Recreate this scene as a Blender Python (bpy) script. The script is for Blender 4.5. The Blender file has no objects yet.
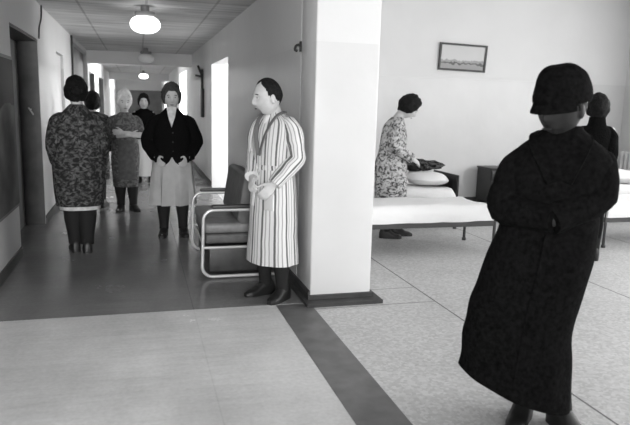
import bpy, bmesh, math, random
from mathutils import Vector, Matrix, Euler, noise
C = bpy.context.scene.collection
sc = bpy.context.scene
PI = math.pi
# ------------------------------------------------------------------ camera
cam = bpy.data.cameras.new('camera'); cam.lens = 35.77; cam.sensor_width = 36; cam.sensor_fit = 'HORIZONTAL'
cam.clip_start = .05
cam.dof.use_dof = True; cam.dof.focus_distance = 5.0; cam.dof.aperture_fstop = 3.2
co = bpy.data.objects.new('camera', cam); C.objects.link(co)
dX = Vector((0.96304617, -0.02108499, 0.26850976)); dY = Vector((-0.26810143, -0.17040345, 0.94820055)); dU = Vector((0.0257622, -0.98514876, -0.16975931))
right = Vector((dX[0], dY[0], dU[0])); down = Vector((dX[1], dY[1], dU[1])); fwd = Vector((dX[2], dY[2], dU[2]))
M = Matrix((( right.x, -down.x, -fwd.x, 0), (right.y, -down.y, -fwd.y, 0), (right.z, -down.z, -fwd.z, 1.5), (0, 0, 0, 1)))
co.matrix_world = M
sc.camera = co
# ------------------------------------------------------------------ light
w = bpy.data.worlds.new('world'); sc.world = w; w.use_nodes = True
w.node_tree.nodes['Background'].inputs[0].default_value = (.8, .8, .8, 1)
w.node_tree.nodes['Background'].inputs[1].default_value = .25
sc.view_settings.view_transform = 'Standard'; sc.view_settings.look = 'None'; sc.view_settings.gamma = 1
sc.view_settings.use_curve_mapping = False
sc.view_settings.exposure = 0.0
def area(name, loc, direction, sx, sy, power, spread=None):
    l = bpy.data.lights.new(name, 'AREA'); l.shape = 'RECTANGLE'; l.size = sx; l.size_y = sy; l.energy = power
    if spread: l.spread = spread
    o = bpy.data.objects.new(name, l); C.objects.link(o); o.location = loc
    o.rotation_euler = Vector(direction).to_track_quat('-Z', 'Y').to_euler()
    return o
WARD_WINDOWS = [(-.2, 1.4), (2.4, 4.3), (5.4, 7.4)]
for (a, b), p in zip(WARD_WINDOWS, (290, 120, 75)):
    area('ward_window_light', (8.02, (a+b)/2, 1.95), (-1, 0, -.12), b-a, 1.7, p)
area('side_window_light', (3.95, 10.15, 1.5), (-1, 0, 0), 1.6, 1.5, 170)
area('far_window_light', (2.9, 18.6, 1.5), (-1, 0, 0), 2.6, 1.8, 560)
area('end_window_light', (2.9, 30, 1.5), (-1, 0, 0), 2.6, 1.8, 560)
area('corridor_fill_light', (-.45, -2.9, 1.7), (.02, 1, -.03), 1.2, 1.3, 62, math.radians(64))  # added fill from behind the camera, spread narrowed to miss the foreground figure
# ------------------------------------------------------------------ materials
def mat(name, g, rough=.7, spec=.3, var=.0, vs=8., bump=0., bs=30., metal=0., sheen=0., detail=3):
    m = bpy.data.materials.new(name); m.use_nodes = True
    nt = m.node_tree; b = nt.nodes['Principled BSDF']
    b.inputs['Base Color'].default_value = (g, g, g, 1)
    b.inputs['Roughness'].default_value = rough; b.inputs['Specular IOR Level'].default_value = spec
    b.inputs['Metallic'].default_value = metal
    if sheen: b.inputs['Sheen Weight'].default_value = sheen; b.inputs['Sheen Roughness'].default_value = .5
    tc = nt.nodes.new('ShaderNodeTexCoord')
    if var:
        n = nt.nodes.new('ShaderNodeTexNoise'); n.inputs['Scale'].default_value = vs; n.inputs['Detail'].default_value = detail
        nt.links.new(tc.outputs['Object'], n.inputs['Vector'])
        r = nt.nodes.new('ShaderNodeMapRange'); r.inputs[1].default_value = .3; r.inputs[2].default_value = .7
        r.inputs[3].default_value = max(0, g*(1-var)); r.inputs[4].default_value = min(1, g*(1+var))
        nt.links.new(n.outputs[0], r.inputs[0]); nt.links.new(r.outputs[0], b.inputs['Base Color'])
    if bump:
        n = nt.nodes.new('ShaderNodeTexNoise'); n.inputs['Scale'].default_value = bs; n.inputs['Detail'].default_value = 4
        nt.links.new(tc.outputs['Object'], n.inputs['Vector'])
        bp = nt.nodes.new('ShaderNodeBump'); bp.inputs['Strength'].default_value = bump; bp.inputs['Distance'].default_value = .02
        nt.links.new(n.outputs[0], bp.inputs['Height']); nt.links.new(bp.outputs[0], b.inputs['Normal'])
    return m
def math_node(nt, op, a, b=None):
    n = nt.nodes.new('ShaderNodeMath'); n.operation = op
    for i, v in enumerate((a, b)):
        if v is None: continue
        if isinstance(v, (int, float)): n.inputs[i].default_value = v
        else: nt.links.new(v, n.inputs[i])
    return n.outputs[0]
def wall_mat(name, low, high, z=1.95, lowrough=.35):
    m = mat(name, low, .5, .35, bump=.12, bs=6)
    nt = m.node_tree; b = nt.nodes['Principled BSDF']
    tc = nt.nodes.new('ShaderNodeTexCoord'); s = nt.nodes.new('ShaderNodeSeparateXYZ'); nt.links.new(tc.outputs['Object'], s.inputs[0])
    gt = math_node(nt, 'GREATER_THAN', s.outputs[2], z)
    n = nt.nodes.new('ShaderNodeTexNoise'); n.inputs['Scale'].default_value = 1.6; n.inputs['Detail'].default_value = 5
    nt.links.new(tc.outputs['Object'], n.inputs['Vector'])
    lo = math_node(nt, 'MULTIPLY_ADD', n.outputs[0], low*.22); lo.node.inputs[2].default_value = low*.89
    hi = math_node(nt, 'MULTIPLY_ADD', n.outputs[0], high*.12); hi.node.inputs[2].default_value = high*.94
    mx = nt.nodes.new('ShaderNodeMix'); nt.links.new(gt, mx.inputs[0]); nt.links.new(lo, mx.inputs[2]); nt.links.new(hi, mx.inputs[3])
    nt.links.new(mx.outputs[0], b.inputs['Base Color'])
    rr = math_node(nt, 'MULTIPLY_ADD', gt, .8-lowrough); rr.node.inputs[2].default_value = lowrough
    nt.links.new(rr, b.inputs['Roughness'])
    return m
M_WALL = wall_mat('painted_wall', .66, .72)
M_CORR = wall_mat('corridor_wall_paint', .58, .68, 1.95, .3)
M_FARWALL = wall_mat('far_corridor_paint', .72, .8)
M_CEIL_W = mat('ward_ceiling', .8, .9)
M_BLACK = mat('black_paint', .02, .5)
M_BASE = mat('baseboard_paint', .06, .5)
M_DOOR = mat('door_paint', .085, .4, var=.2, vs=5)
M_PANEL = mat('grey_panel', .2, .5, var=.15, vs=3)
M_CHROME = mat('painted_tube', .62, .3, .5, metal=.3)
M_CUSH = mat('vinyl_cushion', .10, .5, .4, var=.2, vs=12, bump=.2, bs=40)
M_CUSH_L = mat('vinyl_seat', .2, .45, .4, var=.2, vs=12)
M_WOOD_D = mat('dark_wood', .035, .45, .4, var=.3, vs=10)
M_SHEET = mat('bed_sheet', .82, .9, .1, bump=.5, bs=9)
M_PILLOW = mat('pillow_cloth', .8, .9, .1, bump=.4, bs=12)
M_BEDMETAL = mat('bed_frame_metal', .05, .4, .5)
M_HEAD = mat('headboard', .02, .45, .4)
M_CABINET = mat('cabinet_wood', .03, .4, .4, var=.2, vs=6)
M_RAD = mat('radiator_paint', .7, .4)
M_SKIN = mat('skin', .5, .6, .3, var=.06, vs=30)
M_SKIN_SHADED = mat('shaded_skin', .022, .6, .3, var=.15, vs=30)  # foreground figure's skin, its silhouette shade put into the colour
M_HAIR = mat('dark_hair', .010, .65, .12, var=.5, vs=60, bump=.6, bs=90)
M_SHOE = mat('dark_leather', .015, .45, .4)
M_STOCK = mat('dark_stockings', .018, .8, .2)
M_EYEW = mat('eye_white', .5, .3); M_IRIS = mat('iris', .01, .3)
M_LIP = mat('lip', .16, .5)
# floors
def lino():
    m = mat('linoleum', .2, .28, .5); nt = m.node_tree; b = nt.nodes['Principled BSDF']
    tc = nt.nodes.new('ShaderNodeTexCoord'); s = nt.nodes.new('ShaderNodeSeparateXYZ'); nt.links.new(tc.outputs['Object'], s.inputs[0])
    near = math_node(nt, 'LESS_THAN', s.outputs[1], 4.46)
    n = nt.nodes.new('ShaderNodeTexNoise'); n.inputs['Scale'].default_value = 2.2; n.inputs['Detail'].default_value = 6; n.inputs['Roughness'].default_value = .6
    mp = nt.nodes.new('ShaderNodeMapping'); mp.inputs['Scale'].default_value = (1, .6, 1)
    nt.links.new(tc.outputs['Object'], mp.inputs[0]); nt.links.new(mp.outputs[0], n.inputs['Vector'])
    n2 = nt.nodes.new('ShaderNodeTexNoise'); n2.inputs['Scale'].default_value = 40; n2.inputs['Detail'].default_value = 2
    nt.links.new(tc.outputs['Object'], n2.inputs['Vector'])
    # long seams of the sheets
    w1 = math_node(nt, 'ABSOLUTE', math_node(nt, 'SUBTRACT', s.outputs[0], .36))
    seam = math_node(nt, 'LESS_THAN', w1, .004)
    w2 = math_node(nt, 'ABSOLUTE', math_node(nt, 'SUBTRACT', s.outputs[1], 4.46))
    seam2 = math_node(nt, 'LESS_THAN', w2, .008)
    base = math_node(nt, 'MULTIPLY_ADD', near, .40); base.node.inputs[2].default_value = .19  # near sheet paler, ward daylight on it partly put into the colour
    k = math_node(nt, 'MULTIPLY_ADD', n.outputs[0], .7); k.node.inputs[2].default_value = .65
    k2 = math_node(nt, 'MULTIPLY_ADD', n2.outputs[0], .3); k2.node.inputs[2].default_value = .85
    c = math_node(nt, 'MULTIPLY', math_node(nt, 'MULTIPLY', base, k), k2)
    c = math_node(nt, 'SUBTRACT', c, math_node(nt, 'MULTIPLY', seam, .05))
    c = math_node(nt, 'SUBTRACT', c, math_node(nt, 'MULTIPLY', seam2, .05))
    nt.links.new(c, b.inputs['Base Color'])
    r = math_node(nt, 'MULTIPLY_ADD', n.outputs[0], .16); r.node.inputs[2].default_value = .17
    nt.links.new(r, b.inputs['Roughness'])
    bp = nt.nodes.new('ShaderNodeBump'); bp.inputs['Strength'].default_value = .12; bp.inputs['Distance'].default_value = .03
    n3 = nt.nodes.new('ShaderNodeTexNoise'); n3.inputs['Scale'].default_value = 3.5
    mp3 = nt.nodes.new('ShaderNodeMapping'); mp3.inputs['Scale'].default_value = (.5, 3, 1)
    nt.links.new(tc.outputs['Object'], mp3.inputs[0]); nt.links.new(mp3.outputs[0], n3.inputs['Vector'])
    nt.links.new(n3.outputs[0], bp.inputs['Height']); nt.links.new(bp.outputs[0], b.inputs['Normal'])
    return m
def terrazzo():
    m = mat('terrazzo', .42, .5, .4); nt = m.node_tree; b = nt.nodes['Principled BSDF']
    tc = nt.nodes.new('ShaderNodeTexCoord'); s = nt.nodes.new('ShaderNodeSeparateXYZ'); nt.links.new(tc.outputs['Object'], s.inputs[0])
    v = nt.nodes.new('ShaderNodeTexVoronoi'); v.inputs['Scale'].default_value = 55; nt.links.new(tc.outputs['Object'], v.inputs['Vector'])
    sp = nt.nodes.new('ShaderNodeSeparateColor'); nt.links.new(v.outputs['Color'], sp.inputs[0])
    n = nt.nodes.new('ShaderNodeTexNoise'); n.inputs['Scale'].default_value = 1.3; n.inputs['Detail'].default_value = 4; nt.links.new(tc.outputs['Object'], n.inputs['Vector'])
    c = math_node(nt, 'MULTIPLY_ADD', sp.outputs[0], .16); c.node.inputs[2].default_value = .34
    c = math_node(nt, 'ADD', c, math_node(nt, 'MULTIPLY', n.outputs[0], .16))
    def line(axis, p, wd, lim=None):
        l = math_node(nt, 'LESS_THAN', math_node(nt, 'ABSOLUTE', math_node(nt, 'SUBTRACT', s.outputs[axis], p)), wd)
        if lim: l = math_node(nt, 'MULTIPLY', l, math_node(nt, 'LESS_THAN', s.outputs[1-axis], lim))
        return l
    tot = line(0, 2.22, .007)
    for l in (line(0, 3.86, .007), line(0, 5.5, .007), line(1, 4.69, .005, 2.22), line(1, 4.3, .005, 2.22)):
        tot = math_node(nt, 'MAXIMUM', tot, l)
    k = math_node(nt, 'SUBTRACT', 1, math_node(nt, 'MULTIPLY', tot, .75))
    nt.links.new(math_node(nt, 'MULTIPLY', c, k), b.inputs['Base Color'])
    return m
def ceiling_mat():
    m = mat('ceiling_boards', .6, .55, .3); nt = m.node_tree; b = nt.nodes['Principled BSDF']
    tc = nt.nodes.new('ShaderNodeTexCoord'); s = nt.nodes.new('ShaderNodeSeparateXYZ'); nt.links.new(tc.outputs['Object'], s.inputs[0])
    def grid(o, period, off, wd):
        a = math_node(nt, 'ADD', o, off); a = math_node(nt, 'DIVIDE', a, period); a = math_node(nt, 'FRACT', a)
        return math_node(nt, 'LESS_THAN', a, wd/period)
    gx = grid(s.outputs[0], .755, 10*.755-.1, .028); gy = grid(s.outputs[1], .62, 0.15, .022)
    g = math_node(nt, 'MAXIMUM', gx, gy)
    n = nt.nodes.new('ShaderNodeTexNoise'); n.inputs['Scale'].default_value = 1.5; n.inputs['Detail'].default_value = 5
    mp = nt.nodes.new('ShaderNodeMapping'); mp.inputs['Scale'].default_value = (.6, 4, 1)
    nt.links.new(tc.outputs['Object'], mp.inputs[0]); nt.links.new(mp.outputs[0], n.inputs['Vector'])
    c = math_node(nt, 'MULTIPLY_ADD', n.outputs[0], .75); c.node.inputs[2].default_value = .22
    c = math_node(nt, 'SUBTRACT', c, math_node(nt, 'MULTIPLY', g, .22))
    nt.links.new(c, b.inputs['Base Color'])
    return m
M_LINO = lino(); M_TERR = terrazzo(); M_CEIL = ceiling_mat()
M_STRIP = mat('floor_strip', .12, .4, .4, var=.25, vs=7)
# patterned cloths (UV in metres, u round the body, v up)
def uvcloth(name):
    m = mat(name, .5, .9, .15); nt = m.node_tree
    uv = nt.nodes.new('ShaderNodeUVMap'); uv.uv_map = 'UVMap'
    return m, nt, uv.outputs[0], nt.nodes['Principled BSDF']
def striped(name):
    m, nt, uv, b = uvcloth(name)
    s = nt.nodes.new('ShaderNodeSeparateXYZ'); nt.links.new(uv, s.inputs[0])
    n = nt.nodes.new('ShaderNodeTexNoise'); n.inputs['Scale'].default_value = 6; nt.links.new(uv, n.inputs['Vector'])
    u = math_node(nt, 'ADD', s.outputs[0], math_node(nt, 'MULTIPLY', n.outputs[0], .012))
    f = math_node(nt, 'FRACT', math_node(nt, 'ADD', math_node(nt, 'DIVIDE', u, .078), .5))
    a = math_node(nt, 'LESS_THAN', f, .17)
    c2 = math_node(nt, 'LESS_THAN', math_node(nt, 'ABSOLUTE', math_node(nt, 'SUBTRACT', f, .36)), .05)
    c3 = math_node(nt, 'LESS_THAN', math_node(nt, 'ABSOLUTE', math_node(nt, 'SUBTRACT', f, .68)), .045)
    k = math_node(nt, 'ADD', math_node(nt, 'MULTIPLY', a, .52), math_node(nt, 'MULTIPLY', c2, .3))
    k = math_node(nt, 'ADD', k, math_node(nt, 'MULTIPLY', c3, .34))
    nt.links.new(math_node(nt, 'SUBTRACT', .66, k), b.inputs['Base Color'])
    return m
def floral(name, lo, hi, scale, thr=.5, soft=.08):
    m, nt, uv, b = uvcloth(name)
    n = nt.nodes.new('ShaderNodeTexNoise'); n.inputs['Scale'].default_value = scale; n.inputs['Detail'].default_value = 3; n.inputs['Distortion'].default_value = 1.2
    nt.links.new(uv, n.inputs['Vector'])
    v = nt.nodes.new('ShaderNodeTexVoronoi'); v.inputs['Scale'].default_value = scale*1.1; nt.links.new(uv, v.inputs['Vector'])
    s = math_node(nt, 'SUBTRACT', n.outputs[0], math_node(nt, 'MULTIPLY', v.outputs[0], .22))
    r = nt.nodes.new('ShaderNodeMapRange'); r.inputs[1].default_value = thr-soft-.1; r.inputs[2].default_value = thr+soft-.1
    r.inputs[3].default_value = lo; r.inputs[4].default_value = hi
    nt.links.new(s, r.inputs[0]); nt.links.new(r.outputs[0], b.inputs['Base Color'])
    return m
M_STRIPE = striped('striped_flannel')
M_FLORAL = floral('dark_floral_cotton', .02, .14, 27, .56, .14)
M_FLORAL2 = floral('light_floral_cotton', .06, .5, 26, .46, .1)
M_FLORAL3 = floral('grey_patterned_cotton', .07, .15, 22)
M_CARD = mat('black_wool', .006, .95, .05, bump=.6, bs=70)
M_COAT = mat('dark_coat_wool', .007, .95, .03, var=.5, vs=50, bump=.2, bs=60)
M_SKIRT = mat('pale_skirt_cotton', .42, .9, .1, var=.08, vs=8)
M_WHITE = mat('white_cotton', .7, .9, .1)
M_SCARF = mat('pale_headscarf', .6, .9, .1, var=.2, vs=20)
M_GREYC = mat('grey_cotton', .10, .9, .1, var=.2, vs=20)
# ------------------------------------------------------------------ mesh helpers
class MB:
    def __init__(s): s.v = []; s.f = []; s.uv = []
    def add(s, vs, fs, uvs=None):
        n = len(s.v); s.v += [tuple(v) for v in vs]
        for i, f in enumerate(fs):
            s.f.append([n+k for k in f]); s.uv.append(uvs[i] if uvs else [(0, 0)]*len(f))
        return s
    def grid(s, rings, closed=True, cap0=True, cap1=True, U=None, V=None):
        nr, ns = len(rings), len(rings[0]); vs = [p for r in rings for p in r]; fs = []; uvs = []
        for i in range(nr-1):
            for j in range(ns if closed else ns-1):
                k = (j+1) % ns
                fs.append((i*ns+j, i*ns+k, (i+1)*ns+k, (i+1)*ns+j))
                u0 = (j/ns-.5)*(U or 1); u1 = ((j+1)/ns-.5)*(U or 1); v0 = V[i] if V else i/nr; v1 = V[i+1] if V else (i+1)/nr
                uvs.append([(u0, v0), (u1, v0), (u1, v1), (u0, v1)])
        if closed and cap0: fs.append(tuple(range(ns))[::-1]); uvs.append([(0, 0)]*ns)
        if closed and cap1: fs.append(tuple((nr-1)*ns+j for j in range(ns))); uvs.append([(0, 0)]*ns)
        return s.add(vs, fs, uvs)
    def box(s, x0, x1, y0, y1, z0, z1):
        vs = [(x, y, z) for z in (z0, z1) for x, y in ((x0, y0), (x1, y0), (x1, y1), (x0, y1))]
        return s.add(vs, [(3, 2, 1, 0), (4, 5, 6, 7), (0, 1, 5, 4), (1, 2, 6, 5), (2, 3, 7, 6), (3, 0, 4, 7)])
    def tube(s, pts, rad, seg=12, U=None, squash=None, up=None, caps=True):
        pts = [Vector(p) for p in pts]; rings = []; V = []
        t = (pts[1]-pts[0]).normalized(); ref = Vector(up) if up else (Vector((0, 0, 1)) if abs(t.z) < .9 else Vector((0, 1, 0)))
        n = (ref - t*ref.dot(t)).normalized(); L = 0
        for i, p in enumerate(pts):
            if i: L += (p-pts[i-1]).length
            a = pts[max(0, i-1)]; b = pts[min(len(pts)-1, i+1)]; t = (b-a).normalized()
            n = (n - t*n.dot(t)).normalized(); bn = t.cross(n)
            r = rad[i] if isinstance(rad, (list, tuple)) else rad
            r2 = r*(squash if squash else 1)
            rings.append([p + bn*(r*math.cos(2*PI*j/seg)) + n*(r2*math.sin(2*PI*j/seg)) for j in range(seg)]); V.append(L)
        return s.grid(rings, cap0=caps, cap1=caps, U=U, V=V)
    def ball(s, c, r, rot=None, seg=16, rg=10):
        c = Vector(c); r = Vector(r) if hasattr(r, '__len__') else Vector((r, r, r)); rings = []
        for i in range(rg+1):
            th = PI*(i+.02)/(rg+.04); ring = []
            for j in range(seg):
                ph = 2*PI*j/seg; v = Vector((r.x*math.sin(th)*math.cos(ph), r.y*math.sin(th)*math.sin(ph), -r.z*math.cos(th)))
                if rot: v = rot @ v
                ring.append(c+v)
            rings.append(ring)
        return s.grid(rings)
    def xform(s, fn): s.v = [tuple(fn(Vector(v))) for v in s.v]; return s
    def build(s, name, m, parent=None, smooth=True, bevel=0, crease=None):
        me = bpy.data.meshes.new(name); me.from_pydata(s.v, [], s.f)
        uvl = me.uv_layers.new(name='UVMap'); i = 0
        for f in s.uv:
            for p in f: uvl.data[i].uv = p; i += 1
        bm = bmesh.new(); bm.from_mesh(me); bmesh.ops.recalc_face_normals(bm, faces=bm.faces)
        if bevel: bmesh.ops.bevel(bm, geom=bm.edges[:], offset=bevel, segments=3, profile=.5, affect='EDGES', clamp_overlap=True)
        bm.to_mesh(me); bm.free()
        if smooth or bevel:
            for p in me.polygons: p.use_smooth = True
            try: me.set_sharp_from_angle(angle=math.radians(45))
            except Exception: pass
        me.materials.append(m)
        o = bpy.data.objects.new(name, me); C.objects.link(o)
        if parent: o.parent = parent
        return o
def tag(o, label=None, cat=None, group=None, kind=None):
    if label: o['label'] = label
    if cat: o['category'] = cat
    if group: o['group'] = group
    if kind: o['kind'] = kind
    return o
def empty(name, loc=(0, 0, 0), rz=0):
    o = bpy.data.objects.new(name, None); C.objects.link(o); o.location = loc; o.rotation_euler = (0, 0, rz); o.empty_display_size = .1
    return o
def copy_tree(o, parent=None):
    c = o.copy(); C.objects.link(c)
    if parent: c.parent = parent
    for ch in [x for x in bpy.data.objects if x.parent == o]: copy_tree(ch, c)
    return c
def struct(name, mb, m, bevel=0):
    return tag(mb.build(name, m, smooth=False, bevel=bevel), kind='structure')
def sp(pts, n=6):
    """Catmull-Rom resample of points (any dimension)"""
    P = [pts[0]] + list(pts) + [pts[-1]]; out = []
    for i in range(1, len(P)-2):
        for k in range(n):
            t = k/n; a, b, c, d = P[i-1], P[i], P[i+1], P[i+2]
            out.append(tuple(.5*((2*b[q]) + (-a[q]+c[q])*t + (2*a[q]-5*b[q]+4*c[q]-d[q])*t*t + (-a[q]+3*b[q]-3*c[q]+d[q])*t**3) for q in range(len(b))))
    out.append(tuple(pts[-1])); return out
# ------------------------------------------------------------------ the building
H = 2.58; HW = 3.5; L0 = -1.1; R0 = 1.24; R1 = 1.45; END = 36.
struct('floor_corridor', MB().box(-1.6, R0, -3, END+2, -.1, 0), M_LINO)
struct('floor_ward', MB().box(R0, 8.3, -3, 11.4, -.1, -.0005), M_TERR)
struct('trim_1', MB().box(.97, 1.235, -3, 4.44, -.02, .002), M_STRIP)
struct('ceiling_corridor', MB().box(-1.6, 1.75, -3, END+2, H, H+.1), M_CEIL)
struct('ceiling_ward', MB().box(1.24, 8.3, -3, 11.4, HW, HW+.1), M_CEIL_W)
struct('wall_fascia', MB().box(1.6, 1.75, -3, 4.46, H+.1, HW), M_WALL)
def recess(mb, y0, y1, x1, z1, top=None):   # wall of the left side around a recess, back of it at x1
    mb.box(x1-.2, L0, y0, y1, z1, HW); mb.box(x1-.2, x1, y0, y1, 0, z1)
lw = MB(); lw.box(-1.6, L0, -3, 6.35, 0, H); recess(lw, 6.35, 8.02, -1.36, 2.16)
lw.box(-1.6, L0, 8.02, 9.75, 0, H); recess(lw, 9.75, 10.65, -1.17, 2.15)
lw.box(-1.6, L0, 10.65, 11.95, 0, H); recess(lw, 11.95, 15.6, -1.2, 2.5)
lw.box(-1.6, L0, 15.6, 16.1, 0, H); recess(lw, 16.1, 17.8, -1.25, 2.15)
lw.box(-1.6, L0, 17.8, 19.6, 0, H); recess(lw, 19.6, 22.2, -1.25, 2.15); lw.box(-1.6, L0, 22.2, END, 0, H)
struct('wall_left', lw, M_CORR)
struct('wall_pillar', MB().box(R0, 1.73, 4.46, 4.9, 0, HW), M_WALL, bevel=.012)
rw = MB(); rw.box(R0, R1, 4.9, 9.1, 0, HW); rw.box(R0, R1, 9.1, 11.2, 2.14, HW)
struct('wall_right', rw, M_CORR)
rf = MB(); rf.box(R0, R1, 11.2, 17.2, 0, HW); rf.box(R0, R1, 17.2, 20, 2.3, HW); rf.box(R0, R1, 20, 28.6, 0, HW); rf.box(R0, R1, 28.6, 31.4, 2.3, HW); rf.box(R0, R1, 31.4, END, 0, HW); rf.box(R1, 3.1, 28.4, 28.6, 0, H); rf.box(R1, 3.1, 31.4, 31.6, 0, H)
rf.box(R1, 4.2, 11.2, 11.35, 0, HW)
rf.box(R1, 3.1, 17.0, 17.2, 0, H); rf.box(R1, 3.1, 20, 20.2, 0, H)
struct('wall_right_far', rf, M_FARWALL)
struct('wall_back', MB().box(R1, 8.2, 9.0, 9.1, 0, HW), M_WALL)
ww = MB(); prev = -3
for a, b in WARD_WINDOWS:
    ww.box(7.95, 8.2, prev, a, 0, HW); ww.box(7.95, 8.2, a, b, 0, 1.05); ww.box(7.95, 8.2, a, b, 2.85, HW); prev = b
ww.box(7.95, 8.2, prev, 9.0, 0, HW)
struct('wall_ward_side', ww, M_WALL)
for i, (a, b) in enumerate(WARD_WINDOWS):
    f = MB(); f.box(7.97, 8.0, a, a+.06, 1.05, 2.85); f.box(7.97, 8.0, b-.06, b, 1.05, 2.85); f.box(7.97, 8.0, (a+b)/2-.03, (a+b)/2+.03, 1.05, 2.85)
    f.box(7.97, 8.0, a, b, 1.05, 1.11); f.box(7.97, 8.0, a, b, 2.79, 2.85); f.box(7.88, 8.0, a-.05, b+.05, 1.0, 1.05)
    struct('window_%d' % (i+1), f, M_WHITE)
fb = MB(); fb.box(-1.6, 8.2, -3.2, -3, 0, HW); struct('wall_behind', fb, M_CORR)
ew = MB(); ew.box(-1.6, -.6, END, END+.2, 0, H); ew.box(1.45, 1.7, END, END+.2, 0, H); ew.box(-.6, 1.45, END, END+.2, 2.02, H); ew.box(-1.0, 1.45, END+1.9, END+2, 0, H)
struct('wall_end', ew, M_FARWALL)
dr = empty('door_3'); tag(dr, kind='structure')
MB().box(-.6, 1.45, END+.05, END+.12, 0, 2.02).build('door_leaf', M_PANEL, dr, smooth=False)
struct('trim_2', MB().box(L0, R0, 15.3, 15.6, 2.30, H), M_CORR)
struct('trim_3', MB().box(L0, R0, 27, 27.2, 2.3, H), M_FARWALL)
# doors on the left
dr = empty('door_1'); tag(dr, kind='structure')
MB().box(-1.36, -1.32, 6.38, 7.98, 0, 2.12).build('door_leaf', M_PANEL, dr, smooth=False)
jb = MB(); jb.box(-1.36, -1.102, 7.985, 8.015, 0, 2.155); jb.box(-1.36, -1.102, 6.36, 8.015, 2.13, 2.155); jb.build('door_frame', M_DOOR, dr, smooth=False)
hd = MB(); hd.tube([(-1.2, 7.985, 1.36), (-1.2, 7.95, 1.36)], .008, 8).tube([(-1.22, 7.95, 1.38), (-1.17, 7.945, 1.3)], .009, 8); hd.build('door_handle', M_CHROME, dr)
dr = empty('door_2'); tag(dr, kind='structure')
MB().box(-1.17, -1.14, 9.77, 10.63, 0, 2.13).build('door_leaf', M_CORR, dr, smooth=False)
for i, (a, b) in enumerate(((16.1, 17.8), (19.6, 22.2))):
    dr = empty('door_%d' % (i+4)); tag(dr, kind='structure')
    MB().box(-1.25, -1.21, a+.01, b-.01, 0, 2.14).build('door_leaf', M_DOOR, dr, smooth=False)
    j = MB(); j.box(-1.22, -1.09, a, a+.07, 0, 2.15); j.box(-1.22, -1.09, b-.07, b, 0, 2.15); j.build('door_frame', M_DOOR, dr, smooth=False)
struct('trim_4', MB().box(-1.2, -1.19, 11.96, 15.59, .0, 2.5), M_PANEL)
struct('trim_5', MB().box(-1.1, -1.07, 11.86, 11.95, .0, 2.57), M_BLACK)
bl = MB()
for a, b in ((-3, 6.35), (8.02, 9.75), (10.65, 11.86), (15.6, 16.1), (17.8, 19.6), (22.2, 36)): bl.box(L0-.001, L0+.015, a, b, 0, .1)
struct('baseboard_left', bl, M_BASE)
br = MB(); br.box(R0-.015, R0+.001, 4.46, 9.1, 0, .09); br.box(R0-.015, R0+.001, 11.2, 17.2, 0, .09); br.box(R0-.015, R0+.001, 20, 28.6, 0, .09)
struct('baseboard_right', br, M_BASE)
struct('baseboard_back', MB().box(R1, 7.95, 8.985, 9.0, 0, .09), M_BASE)
pb = MB().box(1.185, 1.79, 4.33, 4.9, 0, .028).box(1.22, 1.75, 4.435, 4.9, .028, .06)
struct('baseboard_pillar', pb, mat('plinth', .05, .5, var=.2))
# ------------------------------------------------------------------ fittings
def ceiling_lamp(y, x, on, label):
    r = empty('ceiling_lamp', (x, y, H-.07)); tag(r, label, 'lamp', 'globe lamps along the corridor ceiling')
    prof = [(0.001, 0), (.115, 0), (.12, -.02), (.11, -.05), (.10, -.055)]
    rings = [[(rr*math.cos(2*PI*j/32), rr*math.sin(2*PI*j/32), z) for j in range(32)] for rr, z in prof]
    MB().grid(rings).build('lamp_base', M_PANEL, r)
    MB().tube([(0, 0, 0), (0, 0, .071)], .05, 14).build('stem', M_PANEL, r)
    prof = [(.10, -.05), (.145, -.075), (.17, -.115), (.172, -.15), (.155, -.19), (.115, -.22), (.06, -.237), (.002, -.24)]
    prof = sp(prof, 3)
    rings = [[(rr*math.cos(2*PI*j/32), rr*math.sin(2*PI*j/32), z) for j in range(32)] for rr, z in prof]
    m = mat('opal_glass', .85, .25, .5)
    if on:
        b = m.node_tree.nodes['Principled BSDF']; b.inputs['Emission Color'].default_value = (1, 1, 1, 1); b.inputs['Emission Strength'].default_value = on
    MB().grid(rings).build('lamp_shade', m, r)
    return r
ceiling_lamp(7.85, .1, 3.0, 'white opal globe lamp on the corridor ceiling, nearest and largest of the row')
ceiling_lamp(14.05, .18, .02, 'small unlit globe lamp on the shaded ceiling before the beam')
ceiling_lamp(24.5, .22, 3, 'tiny bright globe lamp far down the corridor beyond the beam')
# cable by the door
cb = MB().tube(sp([(-1.085, 8.35, 2.575), (-1.08, 8.25, 2.42), (-1.085, 8.1, 2.3), (-1.085, 8.04, 2.17)], 5), .009, 8).build('cable', M_BLACK)
tag(cb, 'dark cable running down from the ceiling to the doorway corner', 'cable')
# poster on the left wall
po = empty('wall_board', (L0, 5.0, 1.17)); tag(po, 'large dark framed board hanging low on the near left wall', 'board')
MB().box(.0, .025, -1.3, 1.25, -.66, .68).build('board_frame', mat('board_frame', .22, .5), po, smooth=False, bevel=.004)
bmx = mat('board_face', .06, .5, .12); nt = bmx.node_tree; bb = nt.nodes['Principled BSDF']
tc = nt.nodes.new('ShaderNodeTexCoord'); s_ = nt.nodes.new('ShaderNodeSeparateXYZ'); nt.links.new(tc.outputs['Object'], s_.inputs[0])
n_ = nt.nodes.new('ShaderNodeTexNoise'); n_.inputs['Scale'].default_value = 3; n_.inputs['Detail'].default_value = 6; nt.links.new(tc.outputs['Object'], n_.inputs['Vector'])
zz = math_node(nt, 'ADD', s_.outputs[2], math_node(nt, 'MULTIPLY', math_node(nt, 'SUBTRACT', n_.outputs[0], .5), .3))
up = math_node(nt, 'GREATER_THAN', zz, .25)
c_ = math_node(nt, 'MULTIPLY_ADD', n_.outputs[0], .26); c_.node.inputs[2].default_value = -.02
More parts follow.
